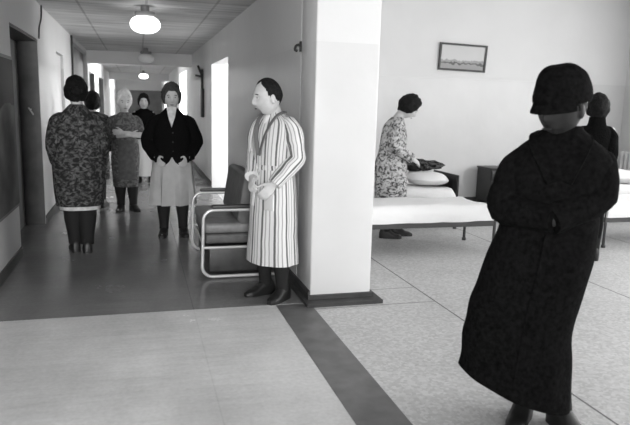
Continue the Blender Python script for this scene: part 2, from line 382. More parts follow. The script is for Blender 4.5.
mx = nt.nodes.new('ShaderNodeMix'); nt.links.new(up, mx.inputs[0]); nt.links.new(c_, mx.inputs[2]); mx.inputs[3].default_value = .012
nt.links.new(mx.outputs[0], bb.inputs['Base Color'])
MB().box(.02, .03, -1.27, 1.22, -.63, .65).build('board_face', bmx, po, smooth=False)
# hook / bell on the wall by the pillar
hk = empty('wall_hook', (R0, 4.9, 1.95)); tag(hk, 'small dark hook fitting high on the wall above the man', 'hook')
MB().box(-.012, 0, -.02, .02, -.045, .035).build('back_plate', M_BLACK, hk, bevel=.004)
MB().tube(sp([(-.01, 0, .01), (-.04, 0, 0), (-.05, 0, -.03), (-.03, 0, -.04)], 4), .01, 10).build('hook_arm', M_BLACK, hk)
# fixture on far right wall
fx = empty('wall_bracket', (R0, 12.6, 1.2)); tag(fx, 'dark tall bracket with forked top on the far right corridor wall', 'bracket')
MB().box(-.05, 0, -.12, .12, 0, .55).build('bracket_box', M_BLACK, fx, bevel=.01)
MB().tube([(-.03, 0, .5), (-.03, 0, .92)], .025, 8).build('rod', M_BLACK, fx)
fk = MB(); fk.tube([(-.03, -.02, .78), (-.12, -.12, .98)], .02, 8).tube([(-.03, .02, .78), (-.06, .35, .98)], .02, 8).tube([(-.03, 0, .78), (-.16, 0, .8)], .02, 8)
fk.build('fork', M_BLACK, fx)
# framed picture on the ward wall
pic = empty('framed_picture', (4.855, 8.985, 2.275)); pic.rotation_euler = (math.radians(3), math.radians(1.2), 0)
tag(pic, 'small dark framed landscape picture hanging on the white ward wall', 'picture')
fr = MB(); W_, Hh = .405, .205
fr.box(-W_, W_, -.02, .01, Hh-.03, Hh).box(-W_, W_, -.02, .01, -Hh, -Hh+.03).box(-W_, -W_+.03, -.02, .01, -Hh+.03, Hh-.03).box(W_-.03, W_, -.02, .01, -Hh+.03, Hh-.03)
fr.build('picture_frame', M_WOOD_D, pic, smooth=False)
pm = mat('landscape_print', .5, .4); nt = pm.node_tree; bb = nt.nodes['Principled BSDF']
tc = nt.nodes.new('ShaderNodeTexCoord'); s_ = nt.nodes.new('ShaderNodeSeparateXYZ'); nt.links.new(tc.outputs['Object'], s_.inputs[0])
n_ = nt.nodes.new('ShaderNodeTexNoise'); n_.inputs['Scale'].default_value = 12; n_.inputs['Detail'].default_value = 4; nt.links.new(tc.outputs['Object'], n_.inputs['Vector'])
zz = math_node(nt, 'ADD', s_.outputs[2], math_node(nt, 'MULTIPLY', math_node(nt, 'SUBTRACT', n_.outputs[0], .5), .12))
gr = math_node(nt, 'LESS_THAN', zz, -.04)
dk = math_node(nt, 'LESS_THAN', math_node(nt, 'ABSOLUTE', math_node(nt, 'ADD', zz, .09)), .012)
c_ = math_node(nt, 'SUBTRACT', .55, math_node(nt, 'MULTIPLY', gr, .25)); c_ = math_node(nt, 'SUBTRACT', c_, math_node(nt, 'MULTIPLY', dk, .2))
nt.links.new(c_, bb.inputs['Base Color'])
MB().box(-W_+.028, W_-.028, -.004, .005, -Hh+.028, Hh-.028).build('print', pm, pic, smooth=False)
# radiator
ra = empty('radiator', (7.92, 7.3, .32)); tag(ra, 'white ribbed radiator on the far right side of the ward', 'radiator')
for k in range(16):
    MB().box(-.12, -.01, k*.095, k*.095+.06, 0, .54).build('rib', M_RAD, ra, bevel=.02)
for z_ in (.05, .49): MB().tube([(-.065, -.02, z_), (-.065, 1.52, z_)], .02, 10).build('pipe', M_RAD, ra)
for y_ in (.2, 1.3): MB().box(-.02, 0.02, y_, y_+.04, .1, .4).build('wall_bracket', M_RAD, ra)
# ------------------------------------------------------------------ beds
def sag(v, seed, amp):
    d = noise.noise(Vector((v.x*2.5+seed, v.y*4, v.z*3)))*amp + noise.noise(Vector((v.x*8+seed, v.y*9, 0)))*amp*.35
    return d
def make_bed(W=1.92, D=.66, seed=1.):
    r = empty('hospital_bed')
    fr = MB(); z = .29
    fr.box(0, W, 0, .04, z, z+.05).box(0, W, D-.04, D, z, z+.05).box(0, .04, .04, D-.04, z, z+.05).box(W-.04, W, .04, D-.04, z, z+.05)
    for k in range(1, 6): fr.box(k*W/6-.02, k*W/6+.02, .04, D-.04, z+.01, z+.03)
    fr.build('bed_frame', M_BEDMETAL, r, smooth=False)
    for x in (.02, W+.02):
        for y in (.02, D-.02):
            MB().tube([(x, y, 0), (x, y, z+.16)], .016, 10).tube([(x, y, 0), (x, y, .03)], .024, 10).build('leg', M_BEDMETAL, r)
    # mattress with sheet hanging over the side
    nx, ny = 60, 26; rings = []
    prof = [(0, -.012, .345), (0, -.02, .40), (0, -.015, .455), (0, .015, .497)] + [(0, .04+(D-.08)*k/14, .515) for k in range(15)] + [(0, D-.015, .497), (0, D+.015, .455), (0, D+.02, .40), (0, D+.012, .345)]
    for i in range(nx+1):
        x = .01+(W-.02)*i/nx; e = min(1, min(x, W-x)/.06); ring = []
        for k, (_, y, zz) in enumerate(prof):
            v = Vector((x, y, zz)); dz = sag(v, seed, .016); dy = sag(v+Vector((0, 0, 5)), seed, .012)
            zq = zz if e >= 1 else .345+(zz-.345)*math.sqrt(max(0, 1-(1-e)**2)*.8+.2)
            ring.append(Vector((x, y+(dy if k < 3 or k > len(prof)-4 else 0), zq+(dz if 3 <= k else dz*.6))))
        rings.append(ring)
    MB().grid(rings).build('mattress', M_SHEET, r)
    return r
def make_pillow(cx, cy, z, sx, sy, sz, parent, m=M_PILLOW, seed=0, name='pillow'):
    rings = []
    for i in range(17):
        u = -1+2*i/16; ring = []
        for j in range(40):
            a = 2*PI*j/40; c = math.cos(a); s = math.sin(a)
            k = (1-abs(u)**3.2)**.5 if abs(u) < 1 else 0.02; k = max(k, .03)
            yy = math.copysign(abs(c)**.6, c)*sy*(.55+.45*k); zz = math.copysign(abs(s)**.9, s)*sz*k*(1-.55*abs(c)**3)
            v = Vector((cx+u*sx, cy+yy, z+zz)); v.z += noise.noise(v*5+Vector((seed, 0, 0)))*.018
            ring.append(v)
        rings.append(ring)
    return MB().grid(rings).build(name, m, parent)
G = 'white hospital beds in the ward'
bed = make_bed(); bed.location = (1.66, 5.72, 0); tag(bed, 'low white hospital bed nearest the pillar, in front of the standing woman', 'bed', G)
def copied_bed(x, y, label, **k):
    b = copy_tree(bed); b.location = (x, y, 0); b['label'] = label; return b
b2 = copied_bed(1.88, 6.98, 'white hospital bed with dark headboard behind the standing woman')
b3 = copied_bed(4.98, 5.72, 'white hospital bed at the right edge, behind the coated figure')
b4 = copied_bed(5.05, 7.05, 'white hospital bed in the back row by the radiator')
hb = MB()
hb.box(1.93, 1.955, .0, .68, .34, .68); hb.build('headboard', M_HEAD, b2, bevel=.008)
hb = MB(); hb.box(1.93, 1.955, .0, .72, .34, .6); hb.build('headboard', M_RAD, b4, bevel=.008)
p = make_pillow(3.52, 7.31, .61, .25, .29, .085, None); tag(p, 'white pillow on the bed by the dark headboard', 'pillow', 'pillows')
p = make_pillow(6.55, 7.4, .61, .26, .31, .09, None, seed=3); tag(p, 'white pillow on the back bed by the radiator', 'pillow', 'pillows')
p = make_pillow(6.5, 6.1, .60, .24, .31, .09, None, seed=6); tag(p, 'white pillow on the right-hand front bed', 'pillow', 'pillows')
# folded blanket bulge and the dark crumpled cloth
p = make_pillow(2.85, 7.31, .59, .38, .28, .07, None, M_SHEET, 8, 'folded_blanket'); tag(p, 'pale folded blanket lying on the bed beside the pillow', 'blanket')
rings = []
for i in range(25):
    u = -1+2*i/24; ring = []
    for j in range(28):
        a = 2*PI*j/28; k = max(.05, (1-abs(u)**4))**.5
        v = Vector((u*.24, math.cos(a)*.13*k, math.sin(a)*.055*k*(1.25-.4*u))); q = noise.noise(v*14)*.03+noise.noise(v*30)*.012
        v = v*(1.0+q*9); ring.append(v)
    rings.append(ring)
o = MB().grid(rings).build('crumpled_cloth', floral('crumple_cloth', .012, .1, 9), None); o.location = (3.56, 7.43, .765)
tag(o, 'crumpled dark patterned cloth on top of the pillow by the headboard', 'cloth')
# cabinet by the back wall
cbn = empty('bedside_cabinet', (5.2, 8.5, 0)); tag(cbn, 'dark low bedside cabinet against the ward wall beside the coated figure', 'cabinet')
MB().box(0, .5, 0, .4, .08, .585).build('body', M_CABINET, cbn, smooth=False)
MB().box(-.015, .515, -.02, .41, .585, .61).build('top', M_CABINET, cbn, bevel=.006)
MB().box(.01, .49, -.02, 0, .42, .57).build('drawer', M_CABINET, cbn, bevel=.004)
d = MB().box(.01, .49, -.02, 0, .1, .41).build('door', M_CABINET, cbn, bevel=.004)
MB().ball((.43, -.03, .3), .014).build('knob', M_CHROME, d)
for x in (.03, .47):
    for y in (.03, .37): MB().tube([(x, y, 0), (x, y, .08)], .018, 8).build('leg', M_BEDMETAL, cbn)
# ------------------------------------------------------------------ tubular settee against the corridor wall
st = empty('settee', (0, 0, 0)); tag(st, 'tubular steel settee with grey cushions against the corridor wall', 'settee')
st.location = (.5, 5.25, 0)
def side(y):
    pts = []
    def arc(cx, cz, r, a0, a1, n=7):
        for k in range(n+1):
            a = a0+(a1-a0)*k/n; pts.append((cx+r*math.cos(a), y, cz+r*math.sin(a)))
    pts.append((.70, y, .60)); arc(.1, .51, .09, PI/2, PI); arc(.09, .11, .09, PI, 1.5*PI); pts.append((.70, y, .02))
    return MB().tube(pts, .0145, 12, up=(0, 1, 0))
for y, in ((0,), (1.05,)):
    s_ = side(y); s_.tube([(.01, y, .275), (.66, y, .275)], .012, 10)
    s_.build('side_frame', M_CHROME, st)
    MB().box(.08, .62, y-.025, y+.025, .612, .645).build('armrest', M_WOOD_D, st, bevel=.01)
for x_, z_ in ((.02, .275), (.66, .275), (.69, .02)): MB().tube([(x_, 0, z_), (x_, 1.05, z_)], .011, 8).build('crossbar', M_CHROME, st)
MB().box(.06, .62, .03, 1.0, .05, .265).build('under_seat_shade', M_WOOD_D, st, bevel=.01)  # dark box added to stand in for the shade under the seat
MB().box(.03, .60, .03, 1.02, .30, .385).build('seat_base', M_CUSH, st, bevel=.02)
MB().box(.02, .56, .035, 1.015, .387, .48).build('seat_cushion', M_CUSH_L, st, bevel=.03)
bk = MB(); prof = [(.34, .46), (.30, .50), (.36, .88), (.40, .90), (.50, .87), (.56, .46)]
rings = [[(x, y, z) for x, z in prof] for y in (.04, 1.0)]
bk.grid(rings); bk.build('backrest', M_CUSH, st, bevel=.015)
# ------------------------------------------------------------------ people
def head_pt(th, ph):
    """th from the chin pole (0) to the crown (PI); ph 0 = face (-y)"""
    s = math.sin(th); x = s*math.sin(ph); y = -s*math.cos(ph); z = -math.cos(th)
    t = max(0, -z)
    X = .079*x*(1-.27*t**1.7); Y = .097*y; Z = .118*z
    if y > 0: Y *= 1-.5*t**1.3; X *= 1-.1*t
    if y < 0:
        Y *= 1-.12*t - .10*max(0, z)**2
        fx = X; g = lambda a, b: math.exp(-(a/b)**2)
        Y -= .024*g(fx, .011)*max(0, 1-abs((Z+.022)/.034))**.8 + .012*g(fx, .016)*g(Z+.036, .01)
        Y += .012*(g(fx-.031, .016)+g(fx+.031, .016))*g(Z-.004, .013)
        Y -= .006*g(Z-.026, .01)*g(fx, .05)
        Y -= .007*g(fx, .024)*g(Z+.066, .010) - .006*g(fx, .026)*g(Z+.066, .0028)
        Y += .004*g(Z+.083, .008)*g(fx, .03)
        Y -= .008*g(Z+.104, .014)*g(fx, .022)
    return Vector((X, Y, Z))
def head_mesh(mb, T, nth=34, nph=44):
    rings = [[T @ head_pt(PI*(i+.15)/(nth+.3), 2*PI*j/nph) for j in range(nph)] for i in range(nth+1)]
    mb.grid(rings)
    for s in (-1, 1):
        R = (T.to_3x3() @ Matrix.Rotation(.25*s, 3, 'Z'))
        mb.ball(T @ Vector((s*.077, .008, -.012)), (.011, .019, .032), R, 12, 8)
def hair_mesh(T, style, nth=36, nph=56):
    """a cap of hair over the scalp"""
    def line(ph):           # lowest z (in head units) where hair grows
        a = abs((ph+PI) % (2*PI)-PI)      # 0 = face, PI = nape
        pts = {'short': [(0, .085), (.5, .10), (.8, .06), (1.25, .03), (1.5, -.03), (2.0, -.03), (PI, -.075)],
               'receding': [(0, .08), (.5, .10), (.9, .075), (1.25, .035), (1.45, -.02), (1.7, -.02), (2.0, -.03), (PI, -.075)],
               'bob': [(0, .062), (.45, .066), (.75, .035), (.95, -.02), (1.3, -.062), (2.2, -.075), (PI, -.085)],
               'full': [(0, .062), (.6, .05), (.9, 0), (1.3, -.05), (2, -.075), (PI, -.09)],
               'scarf': [(0, .06), (.6, .05), (1., -.02), (1.3, -.07), (2, -.09), (PI, -.1)]}[style]
        for (a0, z0), (a1, z1) in zip(pts, pts[1:]):
            if a <= a1: return z0+(z1-z0)*(a-a0)/(a1-a0)
        return pts[-1][1]
    inf = {'short': .07, 'receding': .045, 'bob': .21, 'full': .22, 'scarf': .17}[style]
    nz = {'short': .015, 'receding': .012, 'bob': .12, 'full': .10, 'scarf': .02}[style]
    rings = []
    for i in range(nth+1):
        ring = []
        for j in range(nph):
            ph = 2*PI*j/nph; p = head_pt(PI*(i+.15)/(nth+.3), ph); base = p.copy()
            d = p.z-line(ph); k = max(-1, min(1, d/.012))
            n_ = noise.noise(p*28)*nz + noise.noise(p*60)*nz*.6
            sc_ = 1+(inf+n_) if k > 0 else .86
            if 0 < k < 1: sc_ = 1+(inf+n_)*math.sqrt(k)
            ring.append(T @ (p*sc_))
        rings.append(ring)
    return MB().grid(rings)
def hand(mb, wrist, d, pn, side, curl=.5, s=1.):
    """palm, four bent fingers and a thumb; d = forearm direction, pn = palm normal, side = +1 thumb towards pn x d"""
    d = Vector(d).normalized(); pn = Vector(pn); pn = (pn-d*pn.dot(d)).normalized(); ac = pn.cross(d)*side
    w_ = Vector(wrist)
    rings = []
    for t, hw, ht in ((-.02, .026, .020), (.0, .026, .018), (.03, .036, .017), (.06, .041, .015), (.088, .040, .012), (.095, .034, .009)):
        c = w_+d*t*s
        rings.append([c+ac*(hw*s*math.cos(2*PI*j/14))+pn*(ht*s*math.sin(2*PI*j/14)) for j in range(14)])
    mb.grid(rings)
    for k, (off, ln) in enumerate(((.030, .070), (.0105, .080), (-.0095, .074), (-.029, .058))):
        p0 = w_+d*.07*s+ac*off*s; dirv = (d+ac*off*2.2).normalized(); p1 = p0+dirv*.024*s; pts = [p0, p1]; a = 0
        for seg in (.42, .33, .25):
            a += curl*(.8 if seg > .4 else .9)
            pts.append(pts[-1]+(dirv*math.cos(a)+pn*math.sin(a))*ln*seg*s)
        mb.tube(pts, [.0095*s, .0095*s, .009*s, .0082*s, .0065*s], 8, up=ac)
    p0 = w_+d*.02*s+ac*.024*s
    tdir = (d*.75+ac*.65+pn*.25).normalized()
    mb.tube([p0, p0+tdir*.035*s, p0+tdir*.06*s+d*.006*s, p0+tdir*.07*s+d*.028*s], [.015*s, .012*s, .0105*s, .008*s], 8, up=pn)
def remesh(o, voxel):
    md = o.modifiers.new('r', 'REMESH'); md.mode = 'VOXEL'; md.voxel_size = voxel; md.use_smooth_shade = True
    sm = o.modifiers.new('s', 'SMOOTH'); sm.factor = .5; sm.iterations = 2
    dg = bpy.context.evaluated_depsgraph_get(); dg.update(); me = bpy.data.meshes.new_from_object(o.evaluated_get(dg))
    o.modifiers.clear(); old = o.data; o.data = me
    for p in me.polygons: p.use_smooth = True
    bpy.data.meshes.remove(old)
def V3(a): return Vector(a)
DEF = dict(hd=(0, -.01, 1.545), hyaw=0, hpitch=0, hroll=0, nk=(0, .02, 1.39), ls=(.17, 0, 1.345), rs=(-.17, 0, 1.345), le=(.24, .02, 1.08), re=(-.24, .02, 1.08),
           lw=(.25, -.06, .84), rw=(-.25, -.06, .84), lh=(.09, 0, .86), rh=(-.09, 0, .86), lk=(.10, -.02, .46), rk=(-.10, -.02, .46), la=(.10, .02, .08), ra=(-.10, .02, .08),
           lt=(.13, -.14, .03), rt=(-.13, -.14, .03), tw=1., waist=(0, 0, 1.05), voxel=.0085, curl=.5, lpn=None, rpn=None, hands=(1, 1), hs=1.13)
def person(label, loc, yaw, spec, hair='bob', hairmat=None, skin=M_SKIN, leg=M_STOCK, legr=1., shoe=M_SHOE, group=None):
    S = dict(DEF); S.update(spec)
    r = empty('person', (loc[0], loc[1], 0), yaw); tag(r, label, 'person', group)
    hd = V3(S['hd']); T = Matrix.Translation(hd) @ Euler((S['hpitch'], S['hroll'], S['hyaw']), 'XYZ').to_matrix().to_4x4() @ Matrix.Scale(S['hs'], 4)
    b = MB(); head_mesh(b, T)
    nk = V3(S['nk']); b.tube([nk-V3((0, 0, .06)), nk, (nk+hd)/2+V3((0, .012, 0)), hd+V3((0, .02, -.03))], [.07, .055, .05, .05], 16)
    hip = (V3(S['lh'])+V3(S['rh']))/2; sh = (V3(S['ls'])+V3(S['rs']))/2; ws = V3(S['waist']); tw = S['tw']
    def ring(c, rx, ry, ax, n=20): return [c+ax*(rx*math.cos(2*PI*j/n))+V3((0, ry*math.sin(2*PI*j/n), 0)) for j in range(n)]
    ax = (V3(S['ls'])-V3(S['rs'])).normalized(); hx = (V3(S['lh'])-V3(S['rh'])).normalized()
    b.grid([ring(hip+V3((0, 0, -.09)), .15*tw, .10*tw, hx), ring(hip, .17*tw, .115*tw, hx), ring((hip+ws)/2, .155*tw, .105*tw, hx), ring(ws, .135*tw, .095*tw, ax),
            ring((ws+sh)/2, .15*tw, .105*tw, ax), ring(sh-V3((0, 0, .05)), .17*tw, .10*tw, ax), ring(sh+V3((0, 0, .0)), .12*tw, .065, ax), ring(nk, .055, .05, ax)])
    for q, s in (('l', 1), ('r', -1)):
        A, E, Wr = V3(S[q+'s']), V3(S[q+'e']), V3(S[q+'w'])
        b.tube([A+(A-E)*.0, A+(E-A)*.4, E, E+(Wr-E)*.35, Wr], [.038, .042, .038, .036, .026], 14)
        b.ball(A+V3((0, 0, -.015)), .042, seg=14, rg=8); b.ball(E, .039, seg=12, rg=8)
        if S['hands'][0 if s > 0 else 1]:
            d = V3(S.get(q+'hd') or (Wr-E)); pn = S[q+'pn'] or (-s, 0, 0)
            hand(b, Wr, d, pn, s, S['curl'])
        Hh_, K, An, To = V3(S[q+'h']), V3(S[q+'k']), V3(S[q+'a']), V3(S[q+'t'])
        b.tube([Hh_, Hh_+(K-Hh_)*.4, K, K+(An-K)*.3, An, An-V3((0, 0, .03))], [.085, .075, .055, .055, .036, .038], 14)
        b.tube([An+(An-To)*V3((.3, .3, 0)).length*.0+V3((0, 0, -.035))-(To-An).normalized()*.03, An+(To-An)*.5+V3((0, 0, -.02)), To], [.03, .022, .014], 12)
    body = b.build('body', skin, r); remesh(body, S['voxel'])
    # eyes
    for s in (-1, 1):
        e = MB().ball(T @ V3((s*.031, -.0795, .004)), (.012, .006, .0055), T.to_3x3(), 10, 6).build('eye', M_EYEW if skin == M_SKIN else skin, body)
        MB().ball(T @ V3((s*.031, -.0845, .004)), (.0052, .0026, .0052), T.to_3x3(), 10, 6).build('iris', M_IRIS, e)
    for s in (-1, 1):
        MB().tube([T @ V3(q_) for q_ in ((s*.014, -.089, .021), (s*.03, -.089, .027), (s*.047, -.079, .021))], .0036, 6).build('eyebrow', M_HAIR, body)
    MB().ball(T @ V3((0, -.0915, -.066)), (.021, .0055, .0058), T.to_3x3(), 12, 6).build('mouth', M_LIP if skin == M_SKIN else skin, body)
    # legs: stockings and shoes
    for q in 'lr':
        Hh_, K, An, To = V3(S[q+'h']), V3(S[q+'k']), V3(S[q+'a']), V3(S[q+'t'])
        if leg:
            MB().tube(sp([tuple(K+(Hh_-K)*.35)+(.075*legr,), tuple(K)+(.062*legr,), tuple(K+(An-K)*.3)+(.062*legr,), tuple(K+(An-K)*.75)+(.046*legr,), tuple(An+V3((0, 0, .0)))+(.043*legr,)], 4) and
                      [p[:3] for p in sp([tuple(K+(Hh_-K)*.35), tuple(K), tuple(K+(An-K)*.3), tuple(K+(An-K)*.75), tuple(An)], 4)],
                      [p[0] for p in sp([(.075*legr,), (.062*legr,), (.062*legr,), (.046*legr,), (.043*legr,)], 4)], 18).build('stocking', leg, r)
        d = (To-An); d.z = 0; d.normalize(); sd = V3((-d.y, d.x, 0)); zb = An.z-.08
        prof = [(-.075, .022, .055), (-.06, .038, .11), (-.01, .046, .14), (.04, .045, .105), (.10, .048, .06), (.15, .043, .048), (.185, .02, .03)]
        rings = []
        for t, hw, ht in sp(prof, 3):
            c = V3((An.x, An.y, 0))+d*t; zz = zb+max(0, 0)
            rings.append([c+sd*(hw*math.copysign(abs(math.cos(a))**.8, math.cos(a)))+V3((0, 0, zz+ht*(.5+.5*math.sin(a)) if math.sin(a) > -.3 else zz)) for a in [2*PI*j/20 for j in range(20)]])
        # pitch follows the ankle-toe drop
        MB().grid(rings).build('shoe', shoe, r)
    if hair: hair_mesh(T, hair).build('hair' if hair != 'scarf' else 'headscarf', hairmat or M_HAIR, r)
    return r, S, T
def loft(rings_, n=44, k=7, fold=.03, fz=.8, lip=.04, res=4, shear=None, seed=0., wr=.006, sq=2.25, top=True):
    """rings_: (z, cx, cy, rx, ry) from hem up to neck; vertical folds below fz"""
    P = sp(rings_, res); z0 = P[0][0]; out = []; V = []
    Um = sum(p[3]+p[4] for p in P)/len(P)*PI
    def rg(p, s_in=1, dz=0):
        z, cx, cy, rx, ry = p; t = max(0, min(1, (fz-z)/(fz-z0+1e-6))); ring = []
        for j in range(n):
            a = 2*PI*j/n+PI/2; c, s = math.cos(a), math.sin(a); m_ = (abs(c)**sq+abs(s)**sq)**(-1/sq)
            f = 1+fold*t*(math.sin(k*a+seed*3)+.5*math.sin((k*2-1)*a+seed+2))
            f += wr/.2*noise.noise(Vector((c*2+seed, s*2, z*7)))
            v = Vector((cx+rx*c*m_*f*s_in, cy+ry*s*m_*f*s_in, z+dz))
            if shear: v.z += shear(v, t)
            ring.append(v)
        return ring
    out.append(rg(P[0], .86, .05)); V.append(z0)
    out.append(rg(P[0], .985, .0)); V.append(z0)
    for p in P: out.append(rg(p)); V.append(p[0])
    return MB().grid(out, U=Um, V=V)
def sleeve(mb, A, E, W, r0=.075, r1=.062, r2=.05, cuff=True, seg=20, U=.4, over=.02, bulge=0):
    A, E, W = V3(A), V3(E), V3(W); d = (W-E).normalized()
    mid1 = A+(E-A)*.5; mid2 = E+(W-E)*.5
    inw = V3((-1 if A.x > 0 else 1, 0, 0))
    pts = sp([tuple(A+inw*.09+V3((0, 0, -.005))), tuple(A+inw*.025+V3((0, 0, -.012))), tuple(A+(E-A)*.22), tuple(mid1), tuple(E+(A-E)*.12), tuple(E+(W-E)*.12), tuple(mid2), tuple(W)], 3)
    rr = [p[0] for p in sp([(r0*.5,), (r0*.72,), (r0*.88,), (r0*.95,), (r1*1.08,), (r1*1.05,), (r1,), (r2,)], 3)]
    b = MB().tube(pts, rr, seg, U=U)
    sd = A.x*7
    b.xform(lambda v: v+Vector((noise.noise(v*14+V3((sd, 0, 0))), noise.noise(v*14+V3((9, sd, 0))), noise.noise(v*14+V3((0, 3, sd)))))*.009)
    n = len(mb.v); mb.v += b.v; mb.f += [[i+n for i in f] for f in b.f]; mb.uv += b.uv
    return mb
def ringband(cx, cy, z, rx, ry, h, m, name, parent, th=.01, n=40):
    rs = []
    for dz, k in ((-h/2, 1), (h/2, 1), (h/2, 1+th/.2), (-h/2, 1+th/.2), (-h/2, 1)):
        rs.append([V3((cx+rx*k*math.cos(2*PI*j/n), cy+ry*k*math.sin(2*PI*j/n), z+dz)) for j in range(n)])
    return MB().grid(rs, cap0=False, cap1=False).build(name, m, parent)
def surf_strip(pts, wdir, wid, th, m, name, parent):
    """a ribbon of cloth along pts, wid wide, th thick"""
    wdir = V3(wdir); rings = []
    P = [V3(p) for p in sp(pts, 4)]
    for i, p in enumerate(P):
        t = (P[min(i+1, len(P)-1)]-P[max(i-1, 0)]).normalized(); wv = (wdir-t*wdir.dot(t)).normalized(); nn = t.cross(wv)
        ww = wid[i/(len(P)-1)] if callable(wid) else wid
        rings.append([p+wv*ww/2+nn*th/2, p-wv*ww/2+nn*th/2, p-wv*ww/2-nn*th/2, p+wv*ww/2-nn*th/2])
    return MB().grid(rings).build(name, m, parent, bevel=0)
A = math.radians
# --- man in striped robe ------------------------------------------------------
sp_m = dict(hs=1.13, hd=(.0, -.07, 1.548), hpitch=A(8), hyaw=A(-22), nk=(0, .01, 1.42), ls=(.165, .01, 1.37), rs=(-.165, .0, 1.37), le=(.20, .05, 1.10), re=(-.19, -.03, 1.10),
            lw=(.15, -.13, .92), rw=(-.02, -.20, .96), lpn=(-.8, .2, -.4), rpn=(.6, .5, -.5), lt=(.14, -.14, .03), curl=.55, voxel=.0065)
man, S, T = person('man standing in a pale striped robe, hands at his waist, beside the corridor wall', (.985, 4.66), A(-60), sp_m, hair='receding', legr=1.15)
g = loft([(.29, 0, .0, .215, .17), (.45, 0, .0, .205, .165), (.7, 0, .0, .195, .155), (.9, 0, 0, .185, .145), (1.03, 0, 0, .172, .135), (1.18, 0, 0, .182, .135), (1.30, 0, .0, .19, .12), (1.37, 0, .005, .165, .10), (1.415, 0, .01, .09, .075), (1.435, 0, .012, .06, .06)], k=6, fold=.035, seed=1.3)
sleeve(g, S['ls'], S['le'], S['lw'], .078, .064, .05); sleeve(g, S['rs'], S['re'], S['rw'], .078, .064, .05)
robe = g.build('robe', M_STRIPE, man)
ringband(0, 0, 1.03, .176, .139, .035, M_STRIPE, 'belt', robe)
surf_strip([(-.02, -.15, 1.03), (-.035, -.165, .95), (-.03, -.17, .84), (-.035, -.175, .74)], (1, 0, 0), .022, .006, M_WHITE, 'belt_end', robe)
for s in (-1, 1):
    surf_strip([(s*.065, .045, 1.44), (s*.085, -.04, 1.42), (s*.075, -.10, 1.36), (s*.045, -.142, 1.25), (s*.005, -.152, 1.12)], (s*.8, -.3, -.2), .034, .007, mat('grey_lapel', .16, .9, .1), 'lapel', robe)
MB().box(.07, .17, -.158, -.142, .72, .84).build('pocket', M_STRIPE, robe, bevel=.004)
# undershirt at the neck
MB().ball((0, -.055, 1.35), (.05, .05, .075)).build('undershirt', M_WHITE, man)
# --- woman in cardigan -------------------------------------------------------------
sp_c = dict(hd=(.0, -.035, 1.545), hpitch=A(8), hyaw=A(4), nk=(0, .01, 1.40), ls=(.17, 0, 1.31), rs=(-.17, 0, 1.31), le=(.26, .03, 1.05), re=(-.26, .03, 1.05),
            lw=(.17, -.14, .90), rw=(-.17, -.14, .90), hands=(1, 1), lpn=(-.6, .6, 0), rpn=(.6, .6, 0), tw=1.1, la=(.11, .0, .08), ra=(-.10, -.03, .08), lt=(.14, -.16, .03), rt=(-.12, -.2, .03), ws=(0, 0, 1.05))
cw, S, T = person('woman walking towards us in a black cardigan and long pale skirt', (.355, 7.15), A(-4), sp_c, hair='bob', hairmat=mat('brown_hair', .04, .6, .3, var=.5, vs=60, bump=.6, bs=90), legr=1.2)
g = loft([(.36, 0, 0, .245, .19), (.5, 0, 0, .24, .185), (.7, 0, 0, .225, .175), (.88, 0, 0, .205, .16), (1.02, 0, 0, .17, .13), (1.1, 0, 0, .15, .11)], k=9, fold=.12, fz=.98, seed=2)
g.build('skirt', M_SKIRT, cw)
def vhem(v, t): return .05*abs(v.x)/.2*t - .0 + (.10*max(0, 1-abs(v.x)/.05) if v.y < 0 else 0)*t
g = loft([(.80, 0, 0, .235, .18), (.9, 0, 0, .235, .18), (1.03, 0, 0, .215, .165), (1.18, 0, 0, .205, .16), (1.27, 0, .0, .19, .14), (1.335, 0, .005, .15, .105), (1.395, 0, .015, .09, .075), (1.43, 0, .02, .062, .06)], k=5, fold=.03, fz=1.0, seed=.4, shear=vhem)
sleeve(g, S['ls'], S['le'], S['lw'], .085, .078, .066); sleeve(g, S['rs'], S['re'], S['rw'], .085, .078, .066)
cd = g.build('cardigan', M_CARD, cw)
# V of pale blouse
vb = MB(); vb.add([(-.055, -.075, 1.435), (.055, -.075, 1.435), (.035, -.145, 1.33), (0, -.172, 1.22), (-.035, -.145, 1.33),
                   (-.055, -.04, 1.43), (.055, -.04, 1.43), (.035, -.10, 1.32), (0, -.13, 1.21), (-.035, -.10, 1.32)],
                  [(0, 1, 2, 4), (4, 2, 3), (6, 5, 9, 7), (7, 9, 8), (1, 6, 7, 2), (2, 7, 8, 3), (3, 8, 9, 4), (4, 9, 5, 0), (0, 5, 6, 1)])
vb.build('blouse', M_SCARF, cw, smooth=False)
for s in (-1, 1):
    MB().box(s*.13-.055, s*.13+.055, -.192, -.178, .84, .95).build('pocket', M_CARD, cd, bevel=.004)
for k in range(3): MB().ball((.012, -.176, 1.16-.1*k), (.009, .005, .009)).build('button', M_SHOE, cd)
# --- woman seen from behind at the left ---------------------------------------------------
sp_l = dict(hd=(.0, -.035, 1.56), hpitch=A(8), nk=(0, .01, 1.42), ls=(.17, 0, 1.325), rs=(-.17, 0, 1.325), le=(.215, .03, 1.06), re=(-.215, .02, 1.06), lw=(.2, -.08, .88), rw=(-.2, -.08, .88),
            tw=1.1, la=(.06, .0, .08), ra=(-.05, .06, .08), lt=(.08, -.14, .03), rt=(-.05, -.08, .03), lk=(.07, -.02, .46), rk=(-.06, -.0, .46))
wl, S, T = person('woman seen from behind in a dark floral gown, largest figure on the left', (-.57, 6.5), A(186), sp_l, hair='full', legr=1.45)
g = loft([(.47, 0, 0, .225, .18), (.6, 0, 0, .235, .185), (.85, 0, 0, .245, .19), (1.0, 0, 0, .23, .18), (1.15, 0, 0, .215, .165), (1.27, 0, .0, .195, .145), (1.345, 0, .01, .15, .115), (1.41, 0, .015, .095, .08), (1.445, 0, .015, .06, .06)], k=5, fold=.025, seed=3)
